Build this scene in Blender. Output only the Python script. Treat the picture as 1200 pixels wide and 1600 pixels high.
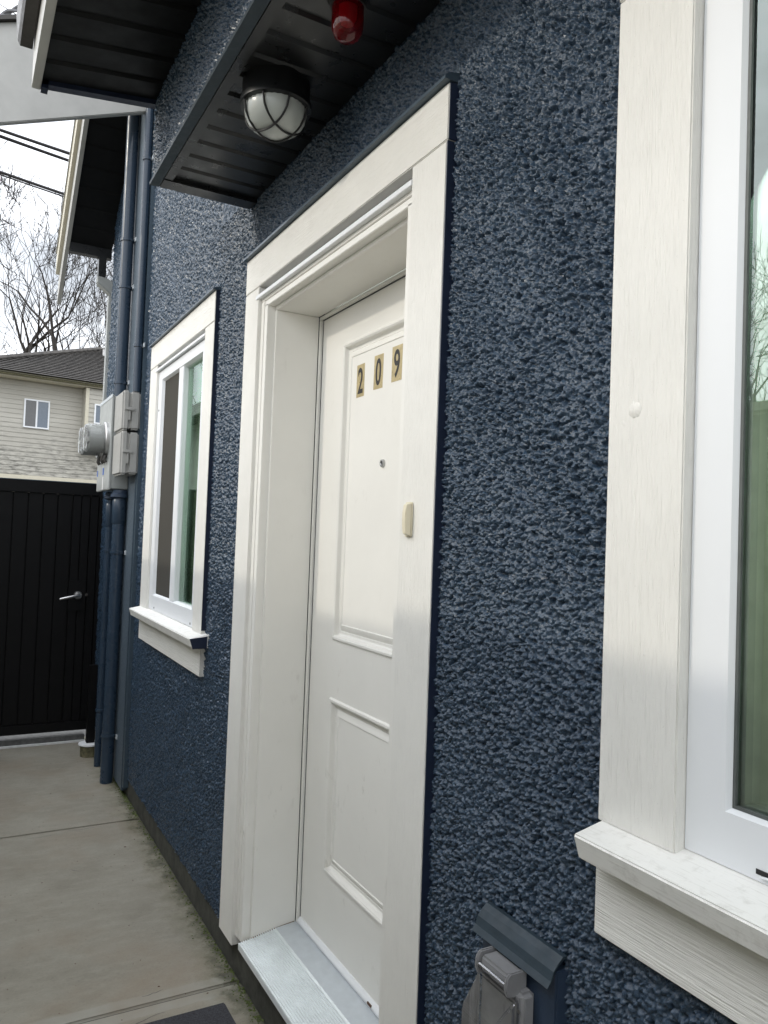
import bpy, bmesh, math, random
import numpy as np
from mathutils import Vector, Matrix
random.seed(7)
for o in list(bpy.data.objects): bpy.data.objects.remove(o)
S = bpy.context.scene
COL = S.collection

# ------------------------------------------------------------------ camera
cam = bpy.data.cameras.new('camera'); co = bpy.data.objects.new('camera', cam); COL.objects.link(co)
cam.sensor_fit = 'VERTICAL'; cam.sensor_height = 36.0; cam.sensor_width = 27.0
cam.lens = 1199.54/1600*36.0
cam.clip_start = 0.02; cam.clip_end = 2000
yaw, pit, rol = math.radians(148+3.03186), math.radians(1.87712), math.radians(2.11645)
f = Vector((math.cos(yaw)*math.cos(pit), math.sin(yaw)*math.cos(pit), math.sin(pit)))
r = Vector((math.sin(yaw), -math.cos(yaw), 0)); u = r.cross(f)
r2 = math.cos(rol)*r + math.sin(rol)*u; u2 = -math.sin(rol)*r + math.cos(rol)*u
M = Matrix((r2, u2, -f)).transposed().to_4x4(); M.translation = Vector((2.5191, -0.8233, 1.4202))
co.matrix_world = M
S.camera = co
S.render.resolution_x = 768; S.render.resolution_y = 1024

# ------------------------------------------------------------------ world, sun, exposure
SUNV = Vector((-0.28, -1.0, 0.48)).normalized()          # towards the sun
elev = math.asin(SUNV.z)
w = bpy.data.worlds.new('World'); S.world = w; w.use_nodes = True
nt = w.node_tree; nt.nodes.clear()
sky = nt.nodes.new('ShaderNodeTexSky'); sky.sky_type = 'NISHITA'; sky.sun_disc = False
sky.sun_elevation = elev; sky.sun_rotation = math.atan2(SUNV.x, SUNV.y)
sky.air_density = 1.0; sky.dust_density = 1.5; sky.ozone_density = 1.0
tc = nt.nodes.new('ShaderNodeTexCoord')
mp = nt.nodes.new('ShaderNodeMapping'); mp.inputs['Scale'].default_value = (1, 1, 2.6)
nz = nt.nodes.new('ShaderNodeTexNoise'); nz.inputs['Scale'].default_value = 2.6; nz.inputs['Detail'].default_value = 4; nz.inputs['Roughness'].default_value = 0.55
rp = nt.nodes.new('ShaderNodeValToRGB'); rp.color_ramp.elements[0].position = 0.36; rp.color_ramp.elements[0].color = (0.30,)*3+(1,)
rp.color_ramp.elements[1].position = 0.62; rp.color_ramp.elements[1].color = (1,)*3+(1,)
mx = nt.nodes.new('ShaderNodeMix'); mx.data_type = 'RGBA'
bw = nt.nodes.new('ShaderNodeRGBToBW'); cl = nt.nodes.new('ShaderNodeVectorMath'); cl.operation = 'SCALE'; cl.inputs[0].default_value = (.97, 1.0, 1.045)
gn = nt.nodes.new('ShaderNodeMath'); gn.operation = 'MULTIPLY_ADD'; gn.inputs[1].default_value = 0.05; gn.inputs[2].default_value = 64.0   # thin bright cloud veil lit by the sky and the hidden sun
bg = nt.nodes.new('ShaderNodeBackground'); bg.inputs['Strength'].default_value = 0.15
wo = nt.nodes.new('ShaderNodeOutputWorld')
L = nt.links.new
L(tc.outputs['Generated'], mp.inputs['Vector']); L(mp.outputs['Vector'], nz.inputs['Vector']); L(nz.outputs['Fac'], rp.inputs['Fac'])
L(sky.outputs['Color'], bw.inputs['Color']); L(bw.outputs['Val'], gn.inputs[0]); sx_ = nt.nodes.new('ShaderNodeSeparateXYZ'); L(tc.outputs['Generated'], sx_.inputs[0])
ov = nt.nodes.new('ShaderNodeMath'); ov.operation = 'MULTIPLY_ADD'; ov.inputs[1].default_value = .74; ov.inputs[2].default_value = .37; ov.use_clamp = False; L(sx_.outputs['Z'], ov.inputs[0])
om = nt.nodes.new('ShaderNodeMath'); om.operation = 'MULTIPLY'; L(gn.outputs['Value'], om.inputs[0]); L(ov.outputs['Value'], om.inputs[1]); L(om.outputs['Value'], cl.inputs['Scale']); L(cl.outputs['Vector'], mx.inputs['B'])
L(rp.outputs['Color'], mx.inputs['Factor']); L(sky.outputs['Color'], mx.inputs['A']); L(mx.outputs['Result'], bg.inputs['Color']); L(bg.outputs['Background'], wo.inputs['Surface'])

sl = bpy.data.lights.new('sun', 'SUN'); sl.energy = 2.0; sl.angle = math.radians(1.9); sl.color = (1.0, 0.93, 0.80)
so = bpy.data.objects.new('sun', sl); COL.objects.link(so); so.rotation_euler = SUNV.to_track_quat('Z', 'Y').to_euler()
S.view_settings.view_transform = 'Standard'; S.view_settings.look = 'None'; S.view_settings.gamma = 1
S.view_settings.exposure = -1.12

# ------------------------------------------------------------------ materials
def nodes(name):
    m = bpy.data.materials.new(name); m.use_nodes = True
    t = m.node_tree; b = t.nodes['Principled BSDF']
    return m, t, b
def nd(t, typ, **kw):
    n = t.nodes.new('ShaderNode'+typ)
    for k, v in kw.items():
        if k in n.inputs: n.inputs[k].default_value = v
        else: setattr(n, k, v)
    return n
def mixc(t, fac, a, b):
    m = nd(t, 'Mix', data_type='RGBA')
    for s, v in (('Factor', fac), ('A', a), ('B', b)):
        if hasattr(v, 'links') or hasattr(v, 'is_linked'): t.links.new(v, m.inputs[s])
        elif s == 'Factor': m.inputs[s].default_value = v
        else: m.inputs[s].default_value = tuple(v)+(1,) if len(v) == 3 else v
    return m.outputs['Result']
def ramp(t, src, p0, p1, c0=0, c1=1):
    n = nd(t, 'MapRange'); n.clamp = True
    n.inputs['From Min'].default_value = p0; n.inputs['From Max'].default_value = p1
    n.inputs['To Min'].default_value = c0; n.inputs['To Max'].default_value = c1
    t.links.new(src, n.inputs['Value']); return n.outputs['Result']
def noise(t, vec, scale, detail=4, rough=0.55, scl=None):
    if scl is not None:
        mpp = nd(t, 'Mapping'); mpp.inputs['Scale'].default_value = scl; t.links.new(vec, mpp.inputs['Vector']); vec = mpp.outputs['Vector']
    n = nd(t, 'TexNoise', Scale=scale, Detail=detail, Roughness=rough); t.links.new(vec, n.inputs['Vector']); return n.outputs['Fac']
def bump(t, b, h, strength, dist, prev=None):
    n = nd(t, 'Bump', Strength=strength, Distance=dist); t.links.new(h, n.inputs['Height'])
    if prev is not None: t.links.new(prev, n.inputs['Normal'])
    t.links.new(n.outputs['Normal'], b.inputs['Normal']); return n.outputs['Normal']
def objc(t): return nd(t, 'TexCoord').outputs['Object']
def geo(t): return nd(t, 'NewGeometry').outputs['Position']
def plain(name, col, rough=0.5, metal=0.0, var=0.12, vs=30, bmp=0.0, bs=200, spec=0.5):
    m, t, b = nodes(name); c = geo(t)
    fac = noise(t, c, vs, 5)
    dark = tuple(x*(1-var) for x in col); lite = tuple(min(1, x*(1+var)) for x in col)
    t.links.new(mixc(t, ramp(t, fac, .3, .7), dark, lite), b.inputs['Base Color'])
    b.inputs['Roughness'].default_value = rough; b.inputs['Metallic'].default_value = metal; b.inputs['Specular IOR Level'].default_value = spec
    t.links.new(ramp(t, noise(t, c, vs*2.3, 3), .3, .7, max(0, rough-.08), min(1, rough+.08)), b.inputs['Roughness'])
    if bmp: bump(t, b, noise(t, c, bs, 4), bmp, 0.002)
    return m
def trim_white(name, grain, col=(0.83, 0.815, 0.765)):
    """painted wood-grain boards; grain axis 'z' (uprights) or 'x' (level boards)"""
    m, t, b = nodes(name); c = geo(t)
    sc = (1, 1, .035) if grain == 'z' else (.035, 1, 1)
    g = noise(t, c, 420, 3, .6, sc)
    g2 = noise(t, c, 95, 3, .5, sc)
    blotch = noise(t, c, 9, 5)
    speck = ramp(t, noise(t, c, 330, 2), .70, .76)
    c1 = mixc(t, ramp(t, blotch, .35, .7), tuple(x*.95 for x in col), col)
    c2 = mixc(t, ramp(t, g, .58, .72, 0, .22), c1, tuple(x*.72 for x in col))
    c4 = mixc(t, ramp(t, speck, 0, 1, 0, .35), c2, (0.45, 0.42, 0.36))
    t.links.new(c4, b.inputs['Base Color'])
    b.inputs['Roughness'].default_value = .6; b.inputs['Specular IOR Level'].default_value = .3
    n1 = bump(t, b, g, 1.0, .0022)
    n2 = bump(t, b, g2, .6, .0014, n1)
    bump(t, b, ramp(t, noise(t, c, 46, 3), .66, .73), .3, .0012, n2)
    return m
def door_paint():
    m, t, b = nodes('door_paint'); c = geo(t)
    sep = nd(t, 'SeparateXYZ'); t.links.new(c, sep.inputs[0])
    col = (.83, .815, .765)
    a = mixc(t, ramp(t, noise(t, c, 5, 5), .35, .7), tuple(x*.96 for x in col), col)
    sc = noise(t, c, 34, 5, .65, (1, 1, .45)); msk = noise(t, c, 5.5, 3)
    mm = nd(t, 'Math', operation='MULTIPLY'); t.links.new(ramp(t, sc, .58, .70), mm.inputs[0]); t.links.new(ramp(t, msk, .50, .62), mm.inputs[1])
    m2 = nd(t, 'Math', operation='MULTIPLY'); t.links.new(mm.outputs[0], m2.inputs[0]); t.links.new(ramp(t, sep.outputs['Z'], 1.2, .7, .15, .55), m2.inputs[1])
    a = mixc(t, m2.outputs[0], a, (.50, .48, .43))
    t.links.new(a, b.inputs['Base Color']); b.inputs['Roughness'].default_value = .5; b.inputs['Specular IOR Level'].default_value = .35
    n1 = bump(t, b, noise(t, c, 500, 3), .08, .001); bump(t, b, noise(t, c, 240, 3, .6, (1, 1, .05)), .12, .0008, n1)
    return m
def dirty_trim():
    m, t, b = nodes('sill_paint'); c = geo(t)
    sep = nd(t, 'SeparateXYZ'); t.links.new(c, sep.inputs[0])
    g = noise(t, c, 330, 4, .65, (.06, 1, 1)); bl = noise(t, c, 38, 6, .7)
    c1 = mixc(t, ramp(t, bl, .52, .74, 0, .6), (.84, .83, .79), (.55, .53, .48))
    c1 = mixc(t, ramp(t, g, .55, .70, 0, .35), c1, (.50, .48, .43))
    rust = noise(t, c, 60, 4, .6, (1, 1, .5))
    lo = ramp(t, sep.outputs['Z'], .985, .972)
    rx = ramp(t, sep.outputs['X'], 1.80, 1.74)
    mm = nd(t, 'Math', operation='MULTIPLY'); t.links.new(lo, mm.inputs[0]); t.links.new(ramp(t, rust, .48, .62), mm.inputs[1])
    m2 = nd(t, 'Math', operation='MULTIPLY'); t.links.new(mm.outputs[0], m2.inputs[0]); t.links.new(rx, m2.inputs[1])
    c1 = mixc(t, m2.outputs[0], c1, (.45, .27, .10))
    t.links.new(c1, b.inputs['Base Color']); b.inputs['Roughness'].default_value = .55
    bump(t, b, g, .35, .0010)
    return m
def stucco_mat():
    m, t, b = nodes('navy_stucco'); c = geo(t)
    fac = noise(t, c, 6, 5); f2 = noise(t, c, 160, 4)
    a = mixc(t, ramp(t, fac, .35, .65), (.027, .049, .081), (.038, .065, .103))
    a = mixc(t, ramp(t, f2, .35, .75), a, (.046, .077, .119))
    t.links.new(a, b.inputs['Base Color'])
    b.inputs['Specular IOR Level'].default_value = .62; b.inputs['IOR'].default_value = 1.48
    t.links.new(ramp(t, noise(t, c, 220, 3), .3, .7, .18, .36), b.inputs['Roughness'])
    bump(t, b, noise(t, c, 420, 4, .65), .45, .0020)
    return m
def concrete_mat():
    m, t, b = nodes('concrete'); c = geo(t)
    sep = nd(t, 'SeparateXYZ'); t.links.new(c, sep.inputs[0])
    n1 = noise(t, c, 3.2, 6, .6); n2 = noise(t, c, 26, 5, .65, (1, .35, 1)); n3 = noise(t, c, 190, 5, .75, (1, .4, 1))
    a = mixc(t, ramp(t, n1, .34, .68), (.225, .208, .168), (.300, .282, .234))
    a = mixc(t, ramp(t, n2, .45, .75, 0, .55), a, (.345, .325, .27))
    a = mixc(t, ramp(t, n3, .50, .78, 0, .5), a, (.12, .118, .105))
    a = mixc(t, ramp(t, noise(t, c, 520, 2, .5), .63, .68, 0, .5), a, (.08, .078, .07))
    a = mixc(t, ramp(t, noise(t, c, 430, 2, .5, (1, 1.3, 1)), .64, .69, 0, .4), a, (.48, .46, .41))
    # smooth tooled band on both sides of the joint near the door
    d = nd(t, 'Math', operation='SUBTRACT'); t.links.new(sep.outputs['X'], d.inputs[0]); d.inputs[1].default_value = .156
    ab = nd(t, 'Math', operation='ABSOLUTE'); t.links.new(d.outputs[0], ab.inputs[0])
    ad = nd(t, 'Math', operation='ADD'); t.links.new(ab.outputs[0], ad.inputs[0]); t.links.new(ramp(t, n2, .2, .8, -.010, .010), ad.inputs[1])
    a = mixc(t, ramp(t, ad.outputs[0], .058, .050, 0, .75), a, (.33, .325, .285))
    rust = ramp(t, noise(t, c, 1.9, 4, .6), .48, .66, 0, .5)
    a = mixc(t, rust, a, (.225, .175, .125))
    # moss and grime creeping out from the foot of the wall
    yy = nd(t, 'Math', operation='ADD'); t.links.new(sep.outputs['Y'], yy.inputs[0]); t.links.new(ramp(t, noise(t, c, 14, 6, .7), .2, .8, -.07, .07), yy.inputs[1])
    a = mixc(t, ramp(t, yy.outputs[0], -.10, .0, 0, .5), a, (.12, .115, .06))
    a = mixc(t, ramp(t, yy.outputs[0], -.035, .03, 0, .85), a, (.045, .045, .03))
    t.links.new(a, b.inputs['Base Color']); b.inputs['Roughness'].default_value = .85
    nn = bump(t, b, n3, .6, .003); bump(t, b, noise(t, c, 420, 3, .6), .3, .001, nn)
    return m
def glass_mat(name, tint, base, gain, gc=(.86, .95, .90)):
    m = bpy.data.materials.new(name); m.use_nodes = True; t = m.node_tree; t.nodes.clear()
    fr = nd(t, 'Fresnel', IOR=1.5)
    mu = nd(t, 'Math', operation='MULTIPLY_ADD'); t.links.new(fr.outputs[0], mu.inputs[0]); mu.inputs[1].default_value = gain; mu.inputs[2].default_value = base; mu.use_clamp = True
    tr = nd(t, 'BsdfTransparent', Color=tint+(1,)); gl = nd(t, 'BsdfGlossy', Roughness=.0, Color=gc+(1,))
    mxs = nd(t, 'MixShader'); ou = nd(t, 'OutputMaterial')
    t.links.new(mu.outputs[0], mxs.inputs[0]); t.links.new(tr.outputs[0], mxs.inputs[1]); t.links.new(gl.outputs[0], mxs.inputs[2]); t.links.new(mxs.outputs[0], ou.inputs['Surface'])
    return m
def screen_mat():
    m = bpy.data.materials.new('insect_screen'); m.use_nodes = True; t = m.node_tree; t.nodes.clear()
    tr = nd(t, 'BsdfTransparent', Color=(.75, .78, .75, 1)); df = nd(t, 'BsdfDiffuse', Color=(.10, .095, .085, 1))
    mxs = nd(t, 'MixShader'); mxs.inputs[0].default_value = .8; ou = nd(t, 'OutputMaterial')
    t.links.new(tr.outputs[0], mxs.inputs[1]); t.links.new(df.outputs[0], mxs.inputs[2]); t.links.new(mxs.outputs[0], ou.inputs['Surface'])
    return m
def siding_mat():
    m, t, b = nodes('cream_siding'); c = geo(t)
    sep = nd(t, 'SeparateXYZ'); t.links.new(c, sep.inputs[0])
    st = noise(t, c, 1.1, 6, .65, (1, 1, 3.0)); fine = noise(t, c, 9, 5, .7, (1, .5, 2.2))
    low = ramp(t, sep.outputs['Z'], 4.1, 3.0)
    mm = nd(t, 'Math', operation='MULTIPLY'); t.links.new(low, mm.inputs[0]); t.links.new(ramp(t, fine, .43, .64), mm.inputs[1])
    m2 = nd(t, 'Math', operation='MULTIPLY'); t.links.new(mm.outputs[0], m2.inputs[0]); t.links.new(ramp(t, st, .32, .55), m2.inputs[1])
    a = mixc(t, ramp(t, st, .3, .7), (.40, .38, .33), (.48, .46, .405))
    a = mixc(t, m2.outputs[0], a, (.10, .095, .08))
    t.links.new(a, b.inputs['Base Color']); b.inputs['Roughness'].default_value = .6
    return m
def shingle_mat():
    m, t, b = nodes('roof_shingle'); c = geo(t)
    n1 = noise(t, c, 7, 5, .7); n2 = noise(t, c, 2.0, 4)
    a = mixc(t, ramp(t, n1, .3, .7), (.030, .028, .027), (.12, .11, .10))
    a = mixc(t, ramp(t, noise(t, c, 12, 4, .6), .66, .74, 0, .7), a, (.24, .24, .21))
    t.links.new(a, b.inputs['Base Color']); b.inputs['Roughness'].default_value = .9
    return m
def bark_mat():
    m, t, b = nodes('bark'); c = geo(t)
    a = mixc(t, ramp(t, noise(t, c, 4, 5), .3, .7), (.020, .017, .015), (.045, .039, .034))
    t.links.new(a, b.inputs['Base Color']); b.inputs['Roughness'].default_value = .9
    return m
MT = dict(
    trim_z=trim_white('white_trim_upright', 'z'), trim_x=trim_white('white_trim_level', 'x'), sill=dirty_trim(),
    paint=door_paint(),
    vinyl=plain('white_vinyl', (.80, .815, .83), .45, var=.01, vs=2, spec=.35),
    stucco=stucco_mat(), navy=plain('navy_paint', (.030, .048, .082), .38, var=.15, vs=25, bmp=.15, bs=300),
    navydark=plain('navy_edge_paint', (.012, .02, .045), .45, var=.15),
    pipe=plain('navy_pipe_paint', (.022, .040, .066), .30, var=.08, vs=6),
    board=plain('blue_board', (.085, .112, .140), .45, var=.15, vs=60, bmp=.3, bs=350),
    flash=plain('blue_metal_flashing', (.060, .088, .115), .38, .2, var=.1),
    blackmatte=plain('black_eave_metal', (.005, .0055, .006), .55, var=.2, vs=8, spec=.25),
    hoodmetal=plain('navy_hood_metal', (.022, .038, .052), .6, .0, var=.15, vs=30), coverbox=plain('grey_outlet_box', (.24, .24, .245), .45, var=.08),
    black=plain('black_soffit_metal', (.010, .011, .012), .32, var=.2, vs=8),
    blackgate=plain('black_gate_aluminium', (.0025, .0025, .003), .55, var=.2, vs=8, spec=.2),
    concrete=concrete_mat(), found=plain('foundation_concrete', (.055, .055, .045), .9, var=.35, vs=18, bmp=.6, bs=90),
    asphalt=plain('asphalt', (.09, .09, .088), .9, var=.25, vs=40, bmp=.4, bs=200),
    sealgrey=plain('grey_window_seal', (.10, .11, .105), .5),
    soil=plain('ground_soil', (.12, .11, .08), .95, var=.3, vs=3),
    alu=plain('ribbed_aluminium', (.74, .78, .79), .40, .15, var=.06, vs=14), aludark=plain('smooth_aluminium', (.56, .60, .63), .4, .2, var=.06),
    greybox=plain('grey_meter_box', (.37, .385, .375), .42, .1, var=.06, vs=12), beigebox=plain('beige_plastic_box', (.36, .355, .335), .5, var=.06, vs=20),
    chrome=plain('brushed_steel', (.50, .50, .50), .36, 1.0, var=.08), cream=plain('cream_plastic', (.74, .68, .52), .4, var=.05),
    gold=plain('gold_sticker', (.54, .44, .24), .35, .45, var=.14, vs=60), ink=plain('black_print', (.018, .016, .015), .5, var=.1),
    white=plain('white_fascia_paint', (.46, .455, .43), .5, var=.06, vs=10, bmp=.15, bs=60), creamboard=plain('cream_fascia_paint', (.58, .54, .43), .5, var=.05),
    gutter=plain('dark_gutter', (.055, .05, .045), .45, .2, var=.15), rubber=plain('black_rubber', (.015, .015, .016), .6),
    mat=plain('charcoal_mat', (.035, .036, .042), .95, var=.55, vs=260, bmp=1.0, bs=420), wood=plain('fence_wood', (.58, .57, .51), .85, var=.3, vs=9, bmp=.5, bs=80),
    siding=siding_mat(), shingle=shingle_mat(), bark=bark_mat(), greysiding=plain('neighbour_grey_siding', (.42, .43, .38), .7, var=.15, vs=5),
    darkpane=plain('far_window_pane', (.10, .10, .10), .15, var=.1, spec=.8), bluepane=plain('far_window_pane_sky', (.10, .13, .17), .08, var=.1, spec=1.0),
    room=plain('room_plaster', (.62, .64, .56), .9, var=.08), blind=plain('blind_fabric', (.78, .82, .70), .8, var=.06),
    rustcaulk=plain('rusty_caulk', (.16, .10, .045), .8, var=.5, vs=120),
    tape=plain('blue_label', (.06, .16, .55), .5), paper=plain('white_label', (.75, .75, .74), .6), brown=plain('brown_chip', (.09, .045, .025), .8),
    moss=plain('moss', (.07, .09, .025), .95, var=.5, vs=90), cable=plain('cable_black', (.02, .018, .02), .6), greycable=plain('cable_grey', (.16, .16, .17), .6),
    pale_sunline_vent=plain('pale_strip', (.62, .62, .62), .7), mosspot=plain('mossy_concrete', (.14, .13, .075), .95, var=.5, vs=40, bmp=.6, bs=120),
    glassL=glass_mat('window_glass_street', (.79, .87, .81), .04, .8), glassR=glass_mat('window_glass_near', (.94, .975, .93), .10, 1.3),
    screen=screen_mat(),
)
mm_, tt_, bb_ = nodes('red_lens'); bb_.inputs['Base Color'].default_value = (.30, .003, .008, 1); bb_.inputs['Roughness'].default_value = .05; bb_.inputs['Transmission Weight'].default_value = .75; bb_.inputs['IOR'].default_value = 1.45
bump(tt_, bb_, noise(tt_, geo(tt_), 60, 2), .15, .003); MT['red'] = mm_
mm_, tt_, bb_ = nodes('frosted_lamp_glass'); bb_.inputs['Base Color'].default_value = (.60, .63, .60, 1); bb_.inputs['Roughness'].default_value = .25; bb_.inputs['Transmission Weight'].default_value = .25; MT['lampglass'] = mm_
MT['clear'] = glass_mat('clear_plastic', (.90, .90, .91), .13, 1.4, (.95, .95, .97))
mm_, tt_, bb_ = nodes('meter_glass'); bb_.inputs['Base Color'].default_value = (.80, .81, .80, 1); bb_.inputs['Roughness'].default_value = .05; bb_.inputs['Transmission Weight'].default_value = .85; bb_.inputs['IOR'].default_value = 1.3; MT['meterglass'] = mm_

# ------------------------------------------------------------------ mesh helpers
class MB:
    def __init__(self): self.v = []; self.f = []
    def add(self, vs, fs):
        b = len(self.v); self.v += [tuple(p) for p in vs]; self.f += [tuple(i+b for i in q) for q in fs]; return self
    def box(self, x0, x1, y0, y1, z0, z1):
        vs = [(x, y, z) for z in (z0, z1) for y in (y0, y1) for x in (x0, x1)]
        return self.add(vs, [(0, 2, 3, 1), (4, 5, 7, 6), (0, 1, 5, 4), (2, 6, 7, 3), (0, 4, 6, 2), (1, 3, 7, 5)])
    def prism(self, poly, a, b, axis='x'):
        """poly: list of 2D points extruded from a to b along axis"""
        n = len(poly)
        def P(p, q): return (q, p[0], p[1]) if axis == 'x' else ((p[0], q, p[1]) if axis == 'y' else (p[0], p[1], q))
        vs = [P(p, a) for p in poly]+[P(p, b) for p in poly]
        fs = [tuple(range(n))[::-1], tuple(range(n, 2*n))]+[(i, (i+1) % n, (i+1) % n+n, i+n) for i in range(n)]
        return self.add(vs, fs)
    def tube(self, pts, rad, n=10, caps=True):
        pts = [Vector(p) for p in pts]
        if not isinstance(rad, (list, tuple)): rad = [rad]*len(pts)
        rings = []; ref = None
        for i, p in enumerate(pts):
            d = (pts[min(i+1, len(pts)-1)]-pts[max(i-1, 0)]).normalized()
            if ref is None: ref = Vector((0, 0, 1)) if abs(d.z) < .9 else Vector((1, 0, 0))
            a = d.cross(ref).normalized(); b = a.cross(d).normalized(); ref = b if abs(b.dot(d)) < .99 else ref
            rings += [p+(a*math.cos(2*math.pi*k/n)+b*math.sin(2*math.pi*k/n))*rad[i] for k in range(n)]
        m = len(pts); fs = []
        for i in range(m-1):
            for k in range(n):
                fs.append((i*n+k, i*n+(k+1) % n, (i+1)*n+(k+1) % n, (i+1)*n+k))
        if caps: fs += [tuple(range(n))[::-1], tuple((m-1)*n+k for k in range(n))]
        return self.add(rings, fs)
    def lathe(self, prof, c, axis='z', n=32):
        """prof list of (r, h) about c"""
        vs = []; fs = []
        for rr, h in prof:
            for k in range(n):
                a = 2*math.pi*k/n; p, q = rr*math.cos(a), rr*math.sin(a)
                v = (p, q, h) if axis == 'z' else ((p, h, q) if axis == 'y' else (h, p, q))
                vs.append((v[0]+c[0], v[1]+c[1], v[2]+c[2]))
        for i in range(len(prof)-1):
            for k in range(n): fs.append((i*n+k, i*n+(k+1) % n, (i+1)*n+(k+1) % n, (i+1)*n+k))
        if prof[0][0] > 1e-5: fs.append(tuple(range(n))[::-1])
        if prof[-1][0] > 1e-5: fs.append(tuple((len(prof)-1)*n+k for k in range(n)))
        return self.add(vs, fs)
    def build(self, name, mat, parent=None, bevel=0, seg=2, smooth=False, angle=35):
        me = bpy.data.meshes.new(name); me.from_pydata(self.v, [], self.f)
        bm = bmesh.new(); bm.from_mesh(me)
        bmesh.ops.recalc_face_normals(bm, faces=bm.faces)
        if bevel:
            bmesh.ops.bevel(bm, geom=[e for e in bm.edges if e.is_manifold and e.calc_face_angle(0) > .5], offset=bevel, segments=seg, affect='EDGES', clamp_overlap=True)
        bm.to_mesh(me); bm.free()
        me.materials.append(MT[mat])
        if smooth or bevel:
            me.shade_smooth()
            me.set_sharp_from_angle(angle=math.radians(angle))
        o = bpy.data.objects.new(name, me); COL.objects.link(o)
        if parent: o.parent = parent
        return o
def tag(o, label=None, cat=None, group=None, kind=None):
    for k, v in (('label', label), ('category', cat), ('group', group), ('kind', kind)):
        if v: o[k] = v
    return o
def empty(name, loc=(0, 0, 0), parent=None):
    o = bpy.data.objects.new(name, None); COL.objects.link(o); o.location = loc; o.empty_display_size = .1
    if parent: o.parent = parent
    return o
def bx(name, mat, parent, x0, x1, y0, y1, z0, z1, bevel=0.0, seg=2):
    return MB().box(x0, x1, y0, y1, z0, z1).build(name, mat, parent, bevel, seg)
def link_copy(o, parent, dx=0, dy=0, dz=0):
    c = o.copy(); COL.objects.link(c); c.parent = parent
    c.location = o.location+Vector((dx, dy, dz)); return c
def struct(o): o['kind'] = 'structure'; return o

# ------------------------------------------------------------------ numpy noise for the stucco relief
def _hash(ix, iy, s):
    h = (ix.astype(np.int64)*374761393+iy.astype(np.int64)*668265263+s*974634777) & 0x7fffffff
    h = ((h ^ (h >> 13))*1274126177) & 0x7fffffff
    return ((h ^ (h >> 16)) & 0xffff)/65535.0
def gnoise(x, y, s):
    xi = np.floor(x); yi = np.floor(y); xf = x-xi; yf = y-yi
    def g(ox, oy):
        a = _hash(xi+ox, yi+oy, s)*6.28318530718
        return np.cos(a)*(xf-ox)+np.sin(a)*(yf-oy)
    ux = xf*xf*xf*(xf*(xf*6-15)+10); uy = yf*yf*yf*(yf*(yf*6-15)+10)
    return (g(0, 0)*(1-ux)+g(1, 0)*ux)*(1-uy)+(g(0, 1)*(1-ux)+g(1, 1)*ux)*uy
def worley(x, y, s):
    xi = np.floor(x); yi = np.floor(y); d = np.full(x.shape, 9.0)
    for ox in (-1, 0, 1):
        for oy in (-1, 0, 1):
            px = xi+ox+_hash(xi+ox, yi+oy, s); py = yi+oy+_hash(xi+ox, yi+oy, s+7)
            d = np.minimum(d, (x-px)**2+(y-py)**2)
    return np.sqrt(d)
def sstep(a, b, v):
    t = np.clip((v-a)/(b-a), 0, 1); return t*t*(3-2*t)
def stucco_h(x, z):
    wx = x+.004*gnoise(x*110, z*110, 11)+.0016*gnoise(x*300, z*300, 12); wz = z+.004*gnoise(x*110, z*110, 21)+.0016*gnoise(x*300, z*300, 22)
    a = gnoise(wx*44, wz*38, 1)
    g1 = 1-worley(wx*104, wz*96, 41); g2 = 1-worley(wx*270, wz*255, 43)
    pit = sstep(.10, .40, gnoise(wx*104+wz*20, wz*84, 2)); pit2 = sstep(.10, .40, gnoise(wx*215, wz*190, 5))
    tear = sstep(.80, 1.0, 1-2.6*np.abs(gnoise(wx*30+wz*16, wz*24-wx*8, 8)))*sstep(0, .3, gnoise(x*15, z*15, 9))
    amp = 1.0+.45*gnoise(x*5.5, z*4.5, 61)+.25*gnoise(x*17, z*15, 62)
    d1 = np.clip(g1, 0, 1)**1.3; d2 = np.clip(g2, 0, 1)
    h = amp*(.0040*a+.0108*(d1-.42)+.0046*(d2-.55)-.0110*pit-.0055*pit2-.0065*tear)+.0022*gnoise(x*9, z*9, 6)+.0010
    return .0155*np.tanh(h/.0155)
class Stucco:
    def __init__(self): self.V = []; self.F = []; self.n = 0
    def patch(self, x0, x1, z0, z1, y, res, amp=1.0):
        nx = max(2, int(math.ceil((x1-x0)/res))+1); nz_ = max(2, int(math.ceil((z1-z0)/res))+1)
        X, Z = np.meshgrid(np.linspace(x0, x1, nx), np.linspace(z0, z1, nz_), indexing='ij')
        jx = X+res*.35*gnoise(X*700, Z*700, 31); jz = Z+res*.35*gnoise(X*700, Z*700, 32)
        H = stucco_h(X, Z)*amp
        self.V.append(np.stack([jx, y-H, jz], -1).reshape(-1, 3))
        i = np.arange((nx-1)*(nz_-1)); a = (i//(nz_-1))*nz_+i % (nz_-1)
        self.F.append(np.stack([a, a+nz_, a+nz_+1, a+1], -1)+self.n); self.n += nx*nz_
    def build(self, name, parent):
        V = np.concatenate(self.V); F = np.concatenate(self.F)
        me = bpy.data.meshes.new(name); me.vertices.add(len(V)); me.vertices.foreach_set('co', V.astype(np.float32).ravel())
        me.loops.add(F.size); me.loops.foreach_set('vertex_index', F.astype(np.int32).ravel())
        me.polygons.add(len(F)); me.polygons.foreach_set('loop_start', np.arange(0, F.size, 4, dtype=np.int32)); me.polygons.foreach_set('loop_total', np.full(len(F), 4, np.int32))
        me.update(calc_edges=True); me.shade_smooth(); me.materials.append(MT['stucco'])
        o = bpy.data.objects.new(name, me); COL.objects.link(o); o.parent = parent; return o

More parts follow.
